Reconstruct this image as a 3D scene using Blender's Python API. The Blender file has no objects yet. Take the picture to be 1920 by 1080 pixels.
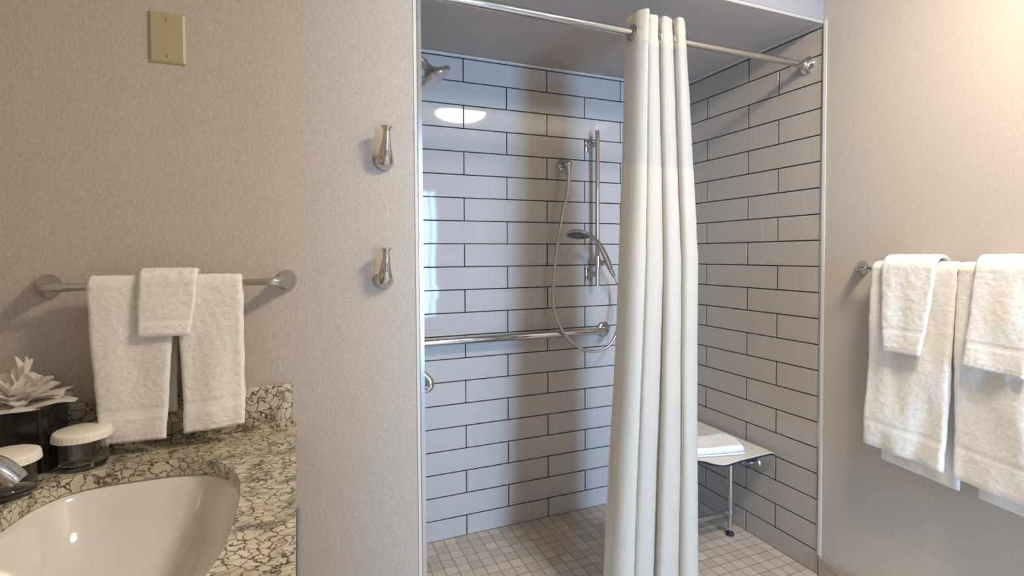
import bpy, bmesh, math, random
from mathutils import Vector, Matrix, noise
random.seed(7)
D = bpy.data; S = bpy.context.scene; COL = S.collection
PI = math.pi

# ------------------------------------------------------------ camera
f, SY, yaw, pit, rol = 972.5, -34.96, .3919, -.0292, -.0057
Fv = Vector((math.sin(yaw)*math.cos(pit), math.cos(yaw)*math.cos(pit), math.sin(pit)))
Rt = Vector((math.cos(yaw), -math.sin(yaw), 0)); Uv = Rt.cross(Fv)
R2 = Rt*math.cos(rol)+Uv*math.sin(rol); U2 = -Rt*math.sin(rol)+Uv*math.cos(rol)
cd = D.cameras.new('camera'); cam = D.objects.new('camera', cd); COL.objects.link(cam)
cd.sensor_width = 36; cd.lens = f/1920*36; cd.shift_y = SY/1920; cd.clip_start = .02
M = Matrix((R2, U2, -Fv)).transposed().to_4x4(); M.translation = Vector((-1.8677, -2.2089, 1.2636))
cam.matrix_world = M; S.camera = cam

# ------------------------------------------------------------ world, exposure, daylight
w = D.worlds.new('world'); S.world = w; w.use_nodes = True
w.node_tree.nodes['Background'].inputs[0].default_value = (.5, .6, .8, 1)
w.node_tree.nodes['Background'].inputs[1].default_value = .3
S.view_settings.view_transform = 'Standard'; S.view_settings.look = 'None'
S.view_settings.exposure = 1.08; S.view_settings.gamma = 1
DOME = 44          # ceiling lamp radiance
DAY = 100           # daylight through the bedroom window, watts
ld = D.lights.new('daylight', 'AREA'); ld.shape = 'RECTANGLE'; ld.size = .70; ld.size_y = 1.84
ld.energy = DAY; ld.color = (.33, .60, 1.0)
lo = D.objects.new('daylight', ld); COL.objects.link(lo); lo.location = (-.40, -5.06, 1.24); lo.rotation_euler = (PI/2, 0, 0)

# ------------------------------------------------------------ helpers
def newmat(name, col, rough=.5, metal=0, spec=.5, **k):
    m = D.materials.new(name); m.use_nodes = True
    b = m.node_tree.nodes['Principled BSDF']
    b.inputs['Base Color'].default_value = (*col, 1); b.inputs['Roughness'].default_value = rough
    b.inputs['Metallic'].default_value = metal; b.inputs['Specular IOR Level'].default_value = spec
    for a, v in k.items(): b.inputs[a].default_value = v
    return m
class G:
    def __init__(s, m): s.m = m; s.t = m.node_tree; s.n = s.t.nodes; s.b = s.n['Principled BSDF']
    def add(s, typ, ins=None, **kw):
        n = s.n.new(typ)
        for k, v in kw.items(): setattr(n, k, v)
        for k, v in (ins or {}).items():
            i = n.inputs[k]
            if hasattr(v, 'is_output') or isinstance(v, bpy.types.NodeSocket): s.t.links.new(v, i)
            else: i.default_value = v
        return n
    def link(s, a, b): s.t.links.new(a, b)
    def ramp(s, fac, stops):
        n = s.n.new('ShaderNodeValToRGB'); s.link(fac, n.inputs[0]); e = n.color_ramp.elements
        while len(e) < len(stops): e.new(.5)
        for i, (p, c) in enumerate(stops): e[i].position = p; e[i].color = (*c, 1) if len(c) == 3 else c
        return n.outputs[0]
    def math(s, op, a, b=None):
        n = s.n.new('ShaderNodeMath'); n.operation = op
        for i, v in enumerate((a, b)):
            if v is None: continue
            if isinstance(v, (int, float)): n.inputs[i].default_value = v
            else: s.link(v, n.inputs[i])
        return n.outputs[0]
    def mix(s, fac, a, b, mode='MIX'):
        n = s.n.new('ShaderNodeMix'); n.data_type = 'RGBA'; n.blend_type = mode
        for i, v in ((0, fac), (6, a), (7, b)):
            if isinstance(v, bpy.types.NodeSocket): s.link(v, n.inputs[i])
            else: n.inputs[i].default_value = v if i == 0 else (*v, 1)
        return n.outputs[2]
    def coord(s, which='Object'): return s.add('ShaderNodeTexCoord').outputs[which]
    def mapping(s, scale, rot=(0, 0, 0), loc=(0, 0, 0), src=None):
        return s.add('ShaderNodeMapping', {'Vector': src or s.coord(), 'Scale': scale, 'Rotation': rot, 'Location': loc}).outputs[0]
    def bump(s, h, strength, dist, normal=None):
        n = s.add('ShaderNodeBump', {'Height': h, 'Strength': strength, 'Distance': dist})
        if normal: s.link(normal, n.inputs['Normal'])
        s.link(n.outputs[0], s.b.inputs['Normal']); return n.outputs[0]

def obj(name, bm, mat, parent=None, smooth=True, angle=40):
    me = D.meshes.new(name); bm.normal_update(); bm.to_mesh(me); bm.free()
    for m in (mat if isinstance(mat, (list, tuple)) else [mat]): me.materials.append(m)
    if smooth:
        for p in me.polygons: p.use_smooth = True
        try: me.set_sharp_from_angle(angle=math.radians(angle))
        except Exception: pass
    o = D.objects.new(name, me); COL.objects.link(o)
    if parent:
        o.parent = parent
        root = parent if parent.parent is None else parent.parent
        me.transform(Matrix.Translation(-root.location))
    return o
def thing(name, label, cat, loc=(0, 0, 0), group=None):
    o = D.objects.new(name, None); o.empty_display_size = .05; COL.objects.link(o)
    o.location = loc
    o['label'] = label; o['category'] = cat
    if group: o['group'] = group
    return o
def tag(o, label, cat, group=None):
    o['label'] = label; o['category'] = cat
    if group: o['group'] = group
    return o
def struct(name, bm, mat, parent=None, smooth=False, label=None):
    o = obj(name, bm, mat, parent, smooth)
    if parent is None: o['kind'] = 'structure'
    return o

def box(bm, x0, x1, y0, y1, z0, z1, bev=0, seg=2, mi=0):
    r = bmesh.ops.create_cube(bm, size=1); vs = r['verts']
    for v in vs:
        v.co = Vector(((x0+x1)/2+v.co.x*(x1-x0), (y0+y1)/2+v.co.y*(y1-y0), (z0+z1)/2+v.co.z*(z1-z0)))
    es = {e for v in vs for e in v.link_edges}
    fs = {f_ for v in vs for f_ in v.link_faces}
    for f_ in fs: f_.material_index = mi
    if bev:
        bmesh.ops.bevel(bm, geom=list(es), offset=bev, segments=seg, affect='EDGES', profile=.5)
    return bm
def cubebm(*a, **k): return box(bmesh.new(), *a, **k)

def catmull(pts, n):
    P = [Vector(p) for p in pts]; P = [P[0]*2-P[1]]+P+[P[-1]*2-P[-2]]; out = []
    for i in range(1, len(P)-2):
        for k in range(n):
            t = k/n; a, b, c, d = P[i-1:i+3]
            out.append(.5*((2*b)+(c-a)*t+(2*a-5*b+4*c-d)*t*t+(-a+3*b-3*c+d)*t**3))
    out.append(P[-2].copy()); return out
def sweep(bm, pts, rad, seg=20, n=8, up=(0, 0, 1), cap=True, mi=0):
    """tube through pts; rad: number or list of (a, b) half-sizes, a along 'up'-side, b across"""
    if not isinstance(rad, (list, tuple)): rad = [(rad, rad)]*len(pts)
    rad = [(r, r) if isinstance(r, (int, float)) else r for r in rad]
    if n > 1:
        C = catmull(pts, n); RR = catmull([(a, b, 0) for a, b in rad], n)
    else: C = [Vector(p) for p in pts]; RR = [Vector((a, b, 0)) for a, b in rad]
    up = Vector(up); rings = []; prev = None
    for i, c in enumerate(C):
        t = (C[min(i+1, len(C)-1)]-C[max(i-1, 0)]).normalized()
        if prev is None:
            u = up-t*up.dot(t)
            if u.length < 1e-3: u = Vector((1, 0, 0))-t*t.x
        else: u = prev-t*prev.dot(t)
        u.normalize(); prev = u; s = t.cross(u)
        rings.append([bm.verts.new(c+u*max(RR[i].x, 1e-5)*math.cos(2*PI*k/seg)+s*max(RR[i].y, 1e-5)*math.sin(2*PI*k/seg)) for k in range(seg)])
    fs = []
    for a, b in zip(rings, rings[1:]):
        for k in range(seg): fs.append(bm.faces.new((a[k], a[(k+1) % seg], b[(k+1) % seg], b[k])))
    if cap:
        fs.append(bm.faces.new(rings[0][::-1])); fs.append(bm.faces.new(rings[-1]))
    for f_ in fs: f_.material_index = mi
    return bm
def tube(pts, r, **k): return sweep(bmesh.new(), pts, r, **k)
def lathe(bm, prof, origin, axis=(0, 0, 1), seg=48, ref=None, mi=0):
    """prof: list of (radius, height along axis)"""
    ax = Vector(axis).normalized(); r0 = Vector(ref) if ref else Vector((1, 0, 0))
    if abs(ax.dot(r0)) > .95: r0 = Vector((0, 1, 0))
    u = (r0-ax*r0.dot(ax)).normalized(); v = ax.cross(u); O = Vector(origin); rings = []
    for r, h in prof:
        if r < 1e-6: rings.append([bm.verts.new(O+ax*h)])
        else: rings.append([bm.verts.new(O+ax*h+(u*math.cos(2*PI*k/seg)+v*math.sin(2*PI*k/seg))*r) for k in range(seg)])
    for a, b in zip(rings, rings[1:]):
        for k in range(seg):
            q = [a[k % len(a)], a[(k+1) % seg % len(a)], b[(k+1) % seg % len(b)], b[k % len(b)]]
            q = list(dict.fromkeys(q))
            if len(q) > 2:
                try: bm.faces.new(q).material_index = mi
                except ValueError: pass
    return bm
def fixn(bm): bmesh.ops.recalc_face_normals(bm, faces=bm.faces[:]); return bm

# ------------------------------------------------------------ materials
def wallpaper():
    m = newmat('linen_wallpaper', (.5, .44, .37), .75, spec=.25); g = G(m); c = g.coord()
    # works on walls facing X or Y: rotate so the weave runs level and upright on both
    a = g.add('ShaderNodeTexNoise', {'Vector': g.mapping((190, 190, 2300), src=c), 'Scale': 1.0, 'Detail': 3, 'Roughness': .6}).outputs[0]
    b = g.add('ShaderNodeTexNoise', {'Vector': g.mapping((2100, 2100, 160), src=c), 'Scale': 1.0, 'Detail': 3, 'Roughness': .6}).outputs[0]
    d = g.add('ShaderNodeTexNoise', {'Vector': c, 'Scale': 420, 'Detail': 3, 'Roughness': .7}).outputs[0]
    s = g.math('ADD', g.math('MULTIPLY', a, .44), g.math('ADD', g.math('MULTIPLY', b, .44), g.math('MULTIPLY', d, .12)))
    col = g.ramp(s, [(.36, (.31, .275, .24)), (.50, (.53, .483, .43)), (.64, (.74, .69, .625))])
    g.link(col, g.b.inputs['Base Color']); g.bump(s, .35, .0012)
    return m
def stone():
    m = newmat('veined_quartz', (.6, .55, .42), .16, spec=.5); g = G(m); c = g.coord()
    nz = g.add('ShaderNodeTexNoise', {'Vector': c, 'Scale': 11, 'Detail': 5, 'Roughness': .62}).outputs['Color']
    off = g.add('ShaderNodeVectorMath', {0: nz, 1: (.5, .5, .5)}, operation='SUBTRACT').outputs[0]
    off = g.add('ShaderNodeVectorMath', {0: off, 'Scale': .085}, operation='SCALE').outputs[0]
    v = g.add('ShaderNodeVectorMath', {0: c, 1: off}, operation='ADD').outputs[0]
    v1 = g.mapping((.82, 1.15, 1), rot=(0, 0, .75), src=v)
    e1 = g.add('ShaderNodeTexVoronoi', {'Vector': v1, 'Scale': 52, 'Randomness': 1}, feature='DISTANCE_TO_EDGE').outputs['Distance']
    e2 = g.add('ShaderNodeTexVoronoi', {'Vector': v1, 'Scale': 125, 'Randomness': 1}, feature='DISTANCE_TO_EDGE').outputs['Distance']
    msk = g.add('ShaderNodeTexNoise', {'Vector': v, 'Scale': 17, 'Detail': 3}).outputs[0]
    big = g.add('ShaderNodeTexNoise', {'Vector': v, 'Scale': 42, 'Detail': 4, 'Roughness': .65}).outputs[0]
    l1 = g.ramp(g.math('ADD', e1, g.math('MULTIPLY', big, -.06)), [(.0, (.0,)*3), (.022, (.75,)*3), (.06, (1,)*3)])
    l2 = g.ramp(e2, [(.0, (.08,)*3), (.035, (.85,)*3), (.07, (1,)*3)])
    mk = g.ramp(msk, [(.44, (1,)*3), (.58, (0,)*3)])
    l2m = g.mix(mk, l2, (1, 1, 1))
    ln = g.mix(1.0, l1, l2m, 'MULTIPLY')
    cell = g.add('ShaderNodeTexNoise', {'Vector': v, 'Scale': 30, 'Detail': 3}).outputs[0]
    base = g.ramp(cell, [(.32, (.26, .225, .165)), (.44, (.50, .45, .335)), (.7, (.68, .625, .49))])
    dark = g.ramp(big, [(.35, (.035, .03, .022)), (.65, (.12, .10, .07))])
    col = g.mix(ln, dark, base)
    g.link(col, g.b.inputs['Base Color']); return m
def floor_tile():
    m = newmat('floor_mosaic', (.6, .5, .4), .38, spec=.4); g = G(m); c = g.coord()
    p = .0517
    s = g.add('ShaderNodeVectorMath', {0: c, 1: (1/p, 1/p, 1/p)}, operation='MULTIPLY').outputs[0]
    x = g.add('ShaderNodeSeparateXYZ', {0: s})
    fx = g.math('FRACT', x.outputs[0]); fy = g.math('FRACT', x.outputs[1])
    def edge(a): return g.math('MINIMUM', a, g.math('SUBTRACT', 1, a))
    e = g.math('MINIMUM', edge(fx), edge(fy))
    fl = g.add('ShaderNodeVectorMath', {0: s}, operation='FLOOR').outputs[0]
    wn = g.add('ShaderNodeTexWhiteNoise', {'Vector': fl}, noise_dimensions='2D')
    s1 = g.add('ShaderNodeTexNoise', {'Vector': g.mapping((20, 600, 1), src=c), 'Scale': 1, 'Detail': 2}).outputs[0]
    s2 = g.add('ShaderNodeTexNoise', {'Vector': g.mapping((600, 20, 1), src=c), 'Scale': 1, 'Detail': 2}).outputs[0]
    st = g.mix(g.math('GREATER_THAN', wn.outputs['Value'], .5), s1, s2)
    base = g.mix(wn.outputs['Value'], (.50, .425, .345), (.64, .56, .47))
    base = g.mix(.8, base, g.ramp(st, [(.35, (.80,)*3), (.65, (1.0,)*3)]), 'MULTIPLY')
    gm = g.ramp(e, [(.018, (0,)*3), (.034, (1,)*3)])
    g.link(g.mix(gm, (.17, .125, .09), base), g.b.inputs['Base Color'])
    g.bump(gm, .5, .001); return m
def wood_tile():
    m = newmat('taupe_woodgrain_porcelain', (.4, .34, .28), .45, spec=.4); g = G(m); c = g.coord()
    s = g.add('ShaderNodeTexNoise', {'Vector': g.mapping((6, 6, 260), src=c), 'Scale': 1, 'Detail': 4}).outputs[0]
    g.link(g.ramp(s, [(.3, (.27, .215, .16)), (.7, (.50, .43, .35))]), g.b.inputs['Base Color']); return m
def terry():
    m = newmat('white_terry', (.84, .81, .76), 1.0, spec=.05); g = G(m); c = g.coord()
    g.b.inputs['Sheen Weight'].default_value = .25; g.b.inputs['Sheen Roughness'].default_value = .6
    a = g.add('ShaderNodeTexNoise', {'Vector': c, 'Scale': 620, 'Detail': 3, 'Roughness': .7}).outputs[0]
    b = g.add('ShaderNodeTexNoise', {'Vector': g.mapping((130, 130, 210), src=c), 'Scale': 1, 'Detail': 3}).outputs[0]
    h = g.math('ADD', g.math('MULTIPLY', a, .6), g.math('MULTIPLY', b, .6))
    g.link(g.ramp(h, [(.40, (.74, .715, .67)), (.66, (.92, .90, .86))]), g.b.inputs['Base Color'])
    g.bump(h, .7, .0030); return m
def terry_band():
    m = newmat('white_woven_band', (.86, .84, .80), .9, spec=.1); g = G(m)
    w_ = g.add('ShaderNodeTexWave', {'Vector': g.mapping((1, 1, 0)), 'Scale': 190, 'Distortion': .4}, bands_direction='DIAGONAL').outputs[1]
    g.bump(w_, .25, .0006); return m
def fabric(name, col, trans, scale=1):
    m = newmat(name, col, .8, spec=.15); g = G(m); c = g.coord()
    a = g.add('ShaderNodeTexNoise', {'Vector': g.mapping((900, 900, 60), src=c), 'Scale': scale, 'Detail': 2}).outputs[0]
    nb = g.bump(a, .12, .001)
    tr = g.add('ShaderNodeBsdfTranslucent', {'Color': (*col, 1)})
    mx = g.add('ShaderNodeMixShader', {0: trans}); g.link(g.b.outputs[0], mx.inputs[1]); g.link(tr.outputs[0], mx.inputs[2])
    g.link(mx.outputs[0], g.n['Material Output'].inputs[0]); return m
WALL = wallpaper(); STONE = stone(); FLOORT = floor_tile(); WOODT = wood_tile(); TERRY = terry(); BAND = terry_band()
HEADF = fabric('cream_curtain_header', (.90, .83, .715), .12)
SHEER = fabric('translucent_curtain_mesh', (.86, .83, .78), .4)
BODYF = fabric('cream_curtain_cloth', (.91, .855, .765), .2)
TILE = newmat('glazed_tile', (.48, .445, .415), .045, spec=.25)
GROUT = newmat('dark_grout', (.004, .004, .006), .8, spec=.2)
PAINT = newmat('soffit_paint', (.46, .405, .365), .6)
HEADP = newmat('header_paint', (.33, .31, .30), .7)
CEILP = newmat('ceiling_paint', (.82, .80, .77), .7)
ROOMF = newmat('pale_room_floor', (.72, .67, .60), .5)
CHROME = newmat('chrome', (.58, .57, .56), .06, 1)
NICKEL = newmat('satin_steel', (.56, .56, .56), .22, 1)
PORC = newmat('porcelain', (.74, .71, .66), .08, spec=.6, **{'Coat Weight': .5, 'Coat Roughness': .03})
BLACKP = newmat('black_lacquer', (.012, .009, .010), .08, spec=.6)
IVORY = newmat('ivory_plate', (.46, .40, .24), .38)
RUBBER = newmat('black_rubber', (.012, .012, .014), .5)
GLASS = newmat('jar_glass', (1, 1, 1), .02, **{'Transmission Weight': 1.0, 'IOR': 1.45})
LID = newmat('white_paper_lid', (.82, .78, .70), .6)
TISS = fabric('tissue_paper', (.90, .87, .82), .35)
SEATM = newmat('phenolic_seat', (.72, .69, .63), .35)
SEATE = newmat('phenolic_edge', (.03, .03, .04), .4)
CABW = newmat('cabinet_laminate', (.16, .12, .10), .5)
TRIMP = newmat('white_caulk', (.74, .70, .64), .5)
TEXT = newmat('printed_grey', (.10, .10, .10), .5)

# ------------------------------------------------------------ setting
P = .1016; H = 20.9*P; W = 4.0227*P; EDGE = -.812; YP = -.815
CZ = 2.136           # shower ceiling
XL = -1.556          # shower left wall face
def tilewall(name, axis, u0, u1, j0, j1):
    """glazed running-bond tiles; u along the wall, joints at j0 (rows 0,2..) and j1 (rows 1,3..); all one mesh"""
    bm = bmesh.new(); rnd = random.Random(3 if axis == 'x' else 5)
    g = .0044
    for row in range(-1, 21):
        zt = H-row*P; zb = zt-P
        if row == -1: zt = CZ-.001; zb = H
        if row == 20: zb = -.0
        j = j0 if row % 2 == 0 else j1
        k0 = math.floor((u0-j)/W); a = j+k0*W
        while a < u1-1e-4:
            a0, a1 = max(a, u0), min(a+W, u1)
            if a1-a0 > .01:
                A0 = a0+(g/2 if a > u0 else 0); A1 = a1-(g/2 if a+W < u1 else 0)
                Z0 = zb+g/2; Z1 = zt-g/2
                if row == -1: Z1 = zt
                b0 = .0006; t = .0025
                tl = [(rnd.random()-.5)*.0010 for _ in range(4)]
                def pt(u, z, d):
                    return Vector((u, -d, z)) if axis == 'x' else Vector((-d, u, z))
                o = [bm.verts.new(pt(u, z, -.004)) for u, z in ((A0, Z0), (A1, Z0), (A1, Z1), (A0, Z1))]
                q = [bm.verts.new(pt(u, z, .0001)) for u, z in ((A0, Z0), (A1, Z0), (A1, Z1), (A0, Z1))]
                iN = [bm.verts.new(pt(u, z, t*0+.0008+tl[i])) for i, (u, z) in enumerate(((A0+b0*1.6, Z0+b0*1.6), (A1-b0*1.6, Z0+b0*1.6), (A1-b0*1.6, Z1-b0*1.6), (A0+b0*1.6, Z1-b0*1.6)))]
                F_ = [bm.faces.new(iN)]
                for i in range(4):
                    n = (i+1) % 4
                    F_.append(bm.faces.new((o[i], o[n], q[n], q[i]))); F_.append(bm.faces.new((q[i], q[n], iN[n], iN[i])))
            a += W
    fixn(bm)
    # grout slab behind
    if axis == 'x': box(bm, u0, u1, .0003, .08, 0, CZ, mi=1)
    else: box(bm, .0003, .08, u0, u1, 0, CZ, mi=1)
    return struct(name, bm, [TILE, GROUT])
tilewall('wall_back', 'x', XL, 0, -11.6334*P, -11.6334*P+W/2)
tilewall('wall_shower_right', 'y', EDGE, 0, -4.531*P, -2.055*P)
bm = cubebm(XL-.0, XL+.006, -.79, 0, 0, CZ); struct('wall_shower_left', bm, TILE)
struct('wall_right', cubebm(.0, .10, -3.02, EDGE-.004, 0, 2.44), WALL)
struct('wall_partition', cubebm(-2.56, XL-.0005, YP, .08, 0, 2.44), WALL)
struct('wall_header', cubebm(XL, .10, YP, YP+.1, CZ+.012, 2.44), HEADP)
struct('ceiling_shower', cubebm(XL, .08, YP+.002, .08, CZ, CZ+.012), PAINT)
struct('wall_left', cubebm(-2.56, -2.462, -3.02, YP, 0, 2.44), WALL)
struct('ceiling', cubebm(-2.56, .10, -3.02, YP, 2.44, 2.5), CEILP)
struct('floor_shower', cubebm(XL, 0.001, YP-.01, .002, -.05, .001), FLOORT)
struct('floor', cubebm(-2.56, .10, -3.02, YP-.01, -.05, 0), ROOMF)
struct('baseboard_right', cubebm(-.010, 0, -3.0, EDGE-.012, 0, .077, bev=.0015), WOODT)
struct('baseboard_partition', cubebm(-1.86, XL-.012, YP-.010, YP, 0, .077, bev=.0015), WOODT)
# edge trims
bm = cubebm(XL-.0075, XL+.0035, YP-.004, YP+.02, 0, CZ+.0); struct('trim_1', bm, NICKEL)
bm = cubebm(XL-.017, XL-.0078, YP-.0018, YP+.01, 0, 2.4399); struct('trim_2', bm, TRIMP)
bm = cubebm(-.004, .02, EDGE-.004, EDGE+.0015, 0, CZ); struct('trim_3', bm, NICKEL)
bm = cubebm(-.0025, .02, EDGE-.016, EDGE-.0045, .077, CZ+.01); struct('trim_4', bm, TRIMP)
bm = cubebm(XL, -.001, -.004, .0, CZ-.004, CZ-.0001); struct('trim_5', bm, TRIMP)
bm = cubebm(-.004, .0, EDGE, -.004, CZ-.004, CZ-.0001); struct('trim_6', bm, TRIMP)
# room end with a doorway into the bedroom that carries the daylight
DX0, DX1, DZ = -.98, -.06, 2.10; YR = -3.02
bm = bmesh.new(); box(bm, -2.56, DX0, YR-.1, YR, 0, 2.5); box(bm, DX0, .10, YR-.1, YR, DZ, 2.5); box(bm, DX1, .10, YR-.1, YR, 0, DZ)
struct('wall_front', bm, WALL)
bm = bmesh.new(); box(bm, DX0-.06, DX0+.012, YR-.11, YR+.012, 0, DZ+.06, bev=.003); box(bm, DX1-.012, DX1+.028, YR-.11, YR+.012, 0, DZ+.06, bev=.003)
box(bm, DX0+.012, DX1-.012, YR-.11, YR+.012, DZ-.012, DZ+.06, bev=.003); struct('door_1', bm, TRIMP)
struct('floor_bedroom', cubebm(-1.6, 1.2, -5.0, YR-.1, -.05, 0), WOODT)
struct('ceiling_bedroom', cubebm(-1.6, 1.2, -5.0, YR-.1, 2.44, 2.5), WALL)
bm = bmesh.new(); box(bm, -1.7, -1.6, -5.0, YR-.1, 0, 2.5); box(bm, 1.2, 1.3, -5.0, YR-.1, 0, 2.5); struct('wall_bedroom', bm, WALL)
WX0, WX1, WZ0, WZ1 = -.77, -.03, .30, 2.18
bm = bmesh.new(); box(bm, -1.7, WX0, -5.1, -5.0, 0, 2.5); box(bm, WX1, 1.3, -5.1, -5.0, 0, 2.5); box(bm, WX0, WX1, -5.1, -5.0, 0, WZ0); box(bm, WX0, WX1, -5.1, -5.0, WZ1, 2.5)
struct('wall_bedroom_window', bm, CEILP)
bm = bmesh.new()
for x0, x1, z0, z1 in ((WX0, WX0+.025, WZ0, WZ1), (WX1-.025, WX1, WZ0, WZ1), (WX0+.025, WX1-.025, WZ0, WZ0+.03), (WX0+.025, WX1-.025, WZ1-.03, WZ1), (-.145, -.125, WZ0+.03, WZ1-.03)):
    box(bm, x0, x1, -5.04, -4.99, z0, z1)
struct('window_1', bm, TRIMP)

# ------------------------------------------------------------ ceiling lamp
t = thing('ceiling_light', 'round opal dome lamp flush on the bathroom ceiling', 'lamp', (-.63, -1.87, 2.44))
LAMP = newmat('lit_opal_glass', (.9, .88, .82), .3); LAMP.node_tree.nodes['Principled BSDF'].inputs['Emission Color'].default_value = (1, .85, .66, 1)
LAMP.node_tree.nodes['Principled BSDF'].inputs['Emission Strength'].default_value = DOME
bm = lathe(bmesh.new(), [(0, -.001), (.207, -.001), (.210, -.006), (.210, -.020), (.205, -.024), (0, -.024)], (-.63, -1.87, 2.44)); obj('lamp_base', fixn(bm), NICKEL, t)
bm = lathe(bmesh.new(), [(.2*math.cos(a), -.024-.062*math.sin(a)) for a in [i*PI/2/10 for i in range(11)]], (-.63, -1.87, 2.44)); obj('lamp_dome', fixn(bm), LAMP, t)

# ------------------------------------------------------------ blank wall plate
cx, cz = -2.131, 1.755
t = thing('wall_plate', 'blank ivory cover plate screwed to the left wall above the towel bar', 'wall plate', (cx, YP, cz))
bm = bmesh.new()
hw, hh, th = .0355, .0565, .006
o = [bm.verts.new((cx+sx*hw, YP, cz+sz*hh)) for sx, sz in ((-1, -1), (1, -1), (1, 1), (-1, 1))]
q = [bm.verts.new((cx+sx*(hw-.0005), YP-.0025, cz+sz*(hh-.0005))) for sx, sz in ((-1, -1), (1, -1), (1, 1), (-1, 1))]
r_ = [bm.verts.new((cx+sx*(hw-.005), YP-th, cz+sz*(hh-.005))) for sx, sz in ((-1, -1), (1, -1), (1, 1), (-1, 1))]
bm.faces.new(r_); bm.faces.new(o[::-1])
for i in range(4):
    n = (i+1) % 4; bm.faces.new((o[i], o[n], q[n], q[i])); bm.faces.new((q[i], q[n], r_[n], r_[i]))
obj('plate', fixn(bm), IVORY, t, angle=15)
for s in (1, -1):
    z = cz+s*.0405
    bm = lathe(bmesh.new(), [(0, .0016), (.0018, .0014), (.0031, .0004), (.0032, 0)], (cx, YP-th, z), (0, -1, 0), seg=20)
    sc = obj('screw', fixn(bm), IVORY, t)
    obj('screw_slot', cubebm(cx-.0004, cx+.0004, YP-th-.0018, YP-th-.001, z-.0027, z+.0027), RUBBER, sc)

# ------------------------------------------------------------ robe hooks
def robe_hook(x, z, label):
    t = thing('robe_hook', label, 'hook', (x, YP, z), 'robe hooks beside the shower')
    bm = tube([(x, YP, z), (x, YP-.006, z+.0005), (x, YP-.016, z+.005), (x, YP-.028, z+.016), (x, YP-.037, z+.036), (x+.001, YP-.042, z+.058), (x+.001, YP-.044, z+.074)],
              [(.0215, .0265), (.0205, .0260), (.0185, .0235), (.0150, .0185), (.0115, .0135), (.0088, .0100), (.0080, .0088)], seg=32, up=(0, 0, 1), n=8)
    obj('hook_body', fixn(bm), CHROME, t)
    bm = lathe(bmesh.new(), [(.0078, -.008), (.0085, -.003), (.0115, .004), (.0145, .008), (.0142, .0095), (.010, .0105), (0, .011)], (x+.001, YP-.044, z+.076), (.0, -.12, 1), seg=32)
    obj('hook_tip', fixn(bm), CHROME, t)
robe_hook(-1.654, 1.506, 'upper of the two flared chrome robe hooks on the wallpapered wall')
robe_hook(-1.659, 1.196, 'lower of the two flared chrome robe hooks on the wallpapered wall')

# ------------------------------------------------------------ towel bars
def bar_bracket(base, out, along, proj, t):
    """flared bracket: wall point, outward normal, direction along the bar, projection"""
    b = Vector(base); n = Vector(out); a = Vector(along)
    pts = [b, b+n*.005+a*.0005, b+n*.016+a*.003, b+n*.034+a*.008, b+n*(proj-.015)+a*.016, b+n*(proj-.003)+a*.028, b+n*proj+a*.044, b+n*proj+a*.056]
    bm = tube(pts, [(.0265, .023), (.0258, .0225), (.0215, .019), (.0155, .0145), (.0118, .0112), (.0098, .0098), (.0092, .0092), (.009, .009)], seg=32, up=(0, 0, 1))
    obj('bracket', fixn(bm), CHROME, t)
t = thing('towel_bar', 'chrome towel bar on the wallpapered wall above the vanity backsplash', 'towel bar', (-2.125, YP, 1.203))
bar_bracket((-2.357, YP, 1.201), (0, -1, 0), (1, 0, 0), .066, t); bar_bracket((-1.893, YP, 1.203), (0, -1, 0), (-1, 0, 0), .066, t)
obj('bar', tube([(-2.303, YP-.066, 1.201), (-1.947, YP-.066, 1.203)], .0078, seg=24, n=1), CHROME, t)
t = thing('towel_bar', 'chrome towel bar on the right wall carrying the bath towels', 'towel bar', (0, -1.3, 1.206))
bar_bracket((0, -.975, 1.207), (-1, 0, 0), (0, -1, 0), .066, t); bar_bracket((0, -1.625, 1.207), (-1, 0, 0), (0, 1, 0), .066, t)
obj('bar', tube([(-.066, -1.03, 1.207), (-.066, -1.57, 1.207)], .0078, seg=24, n=1), CHROME, t)

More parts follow.
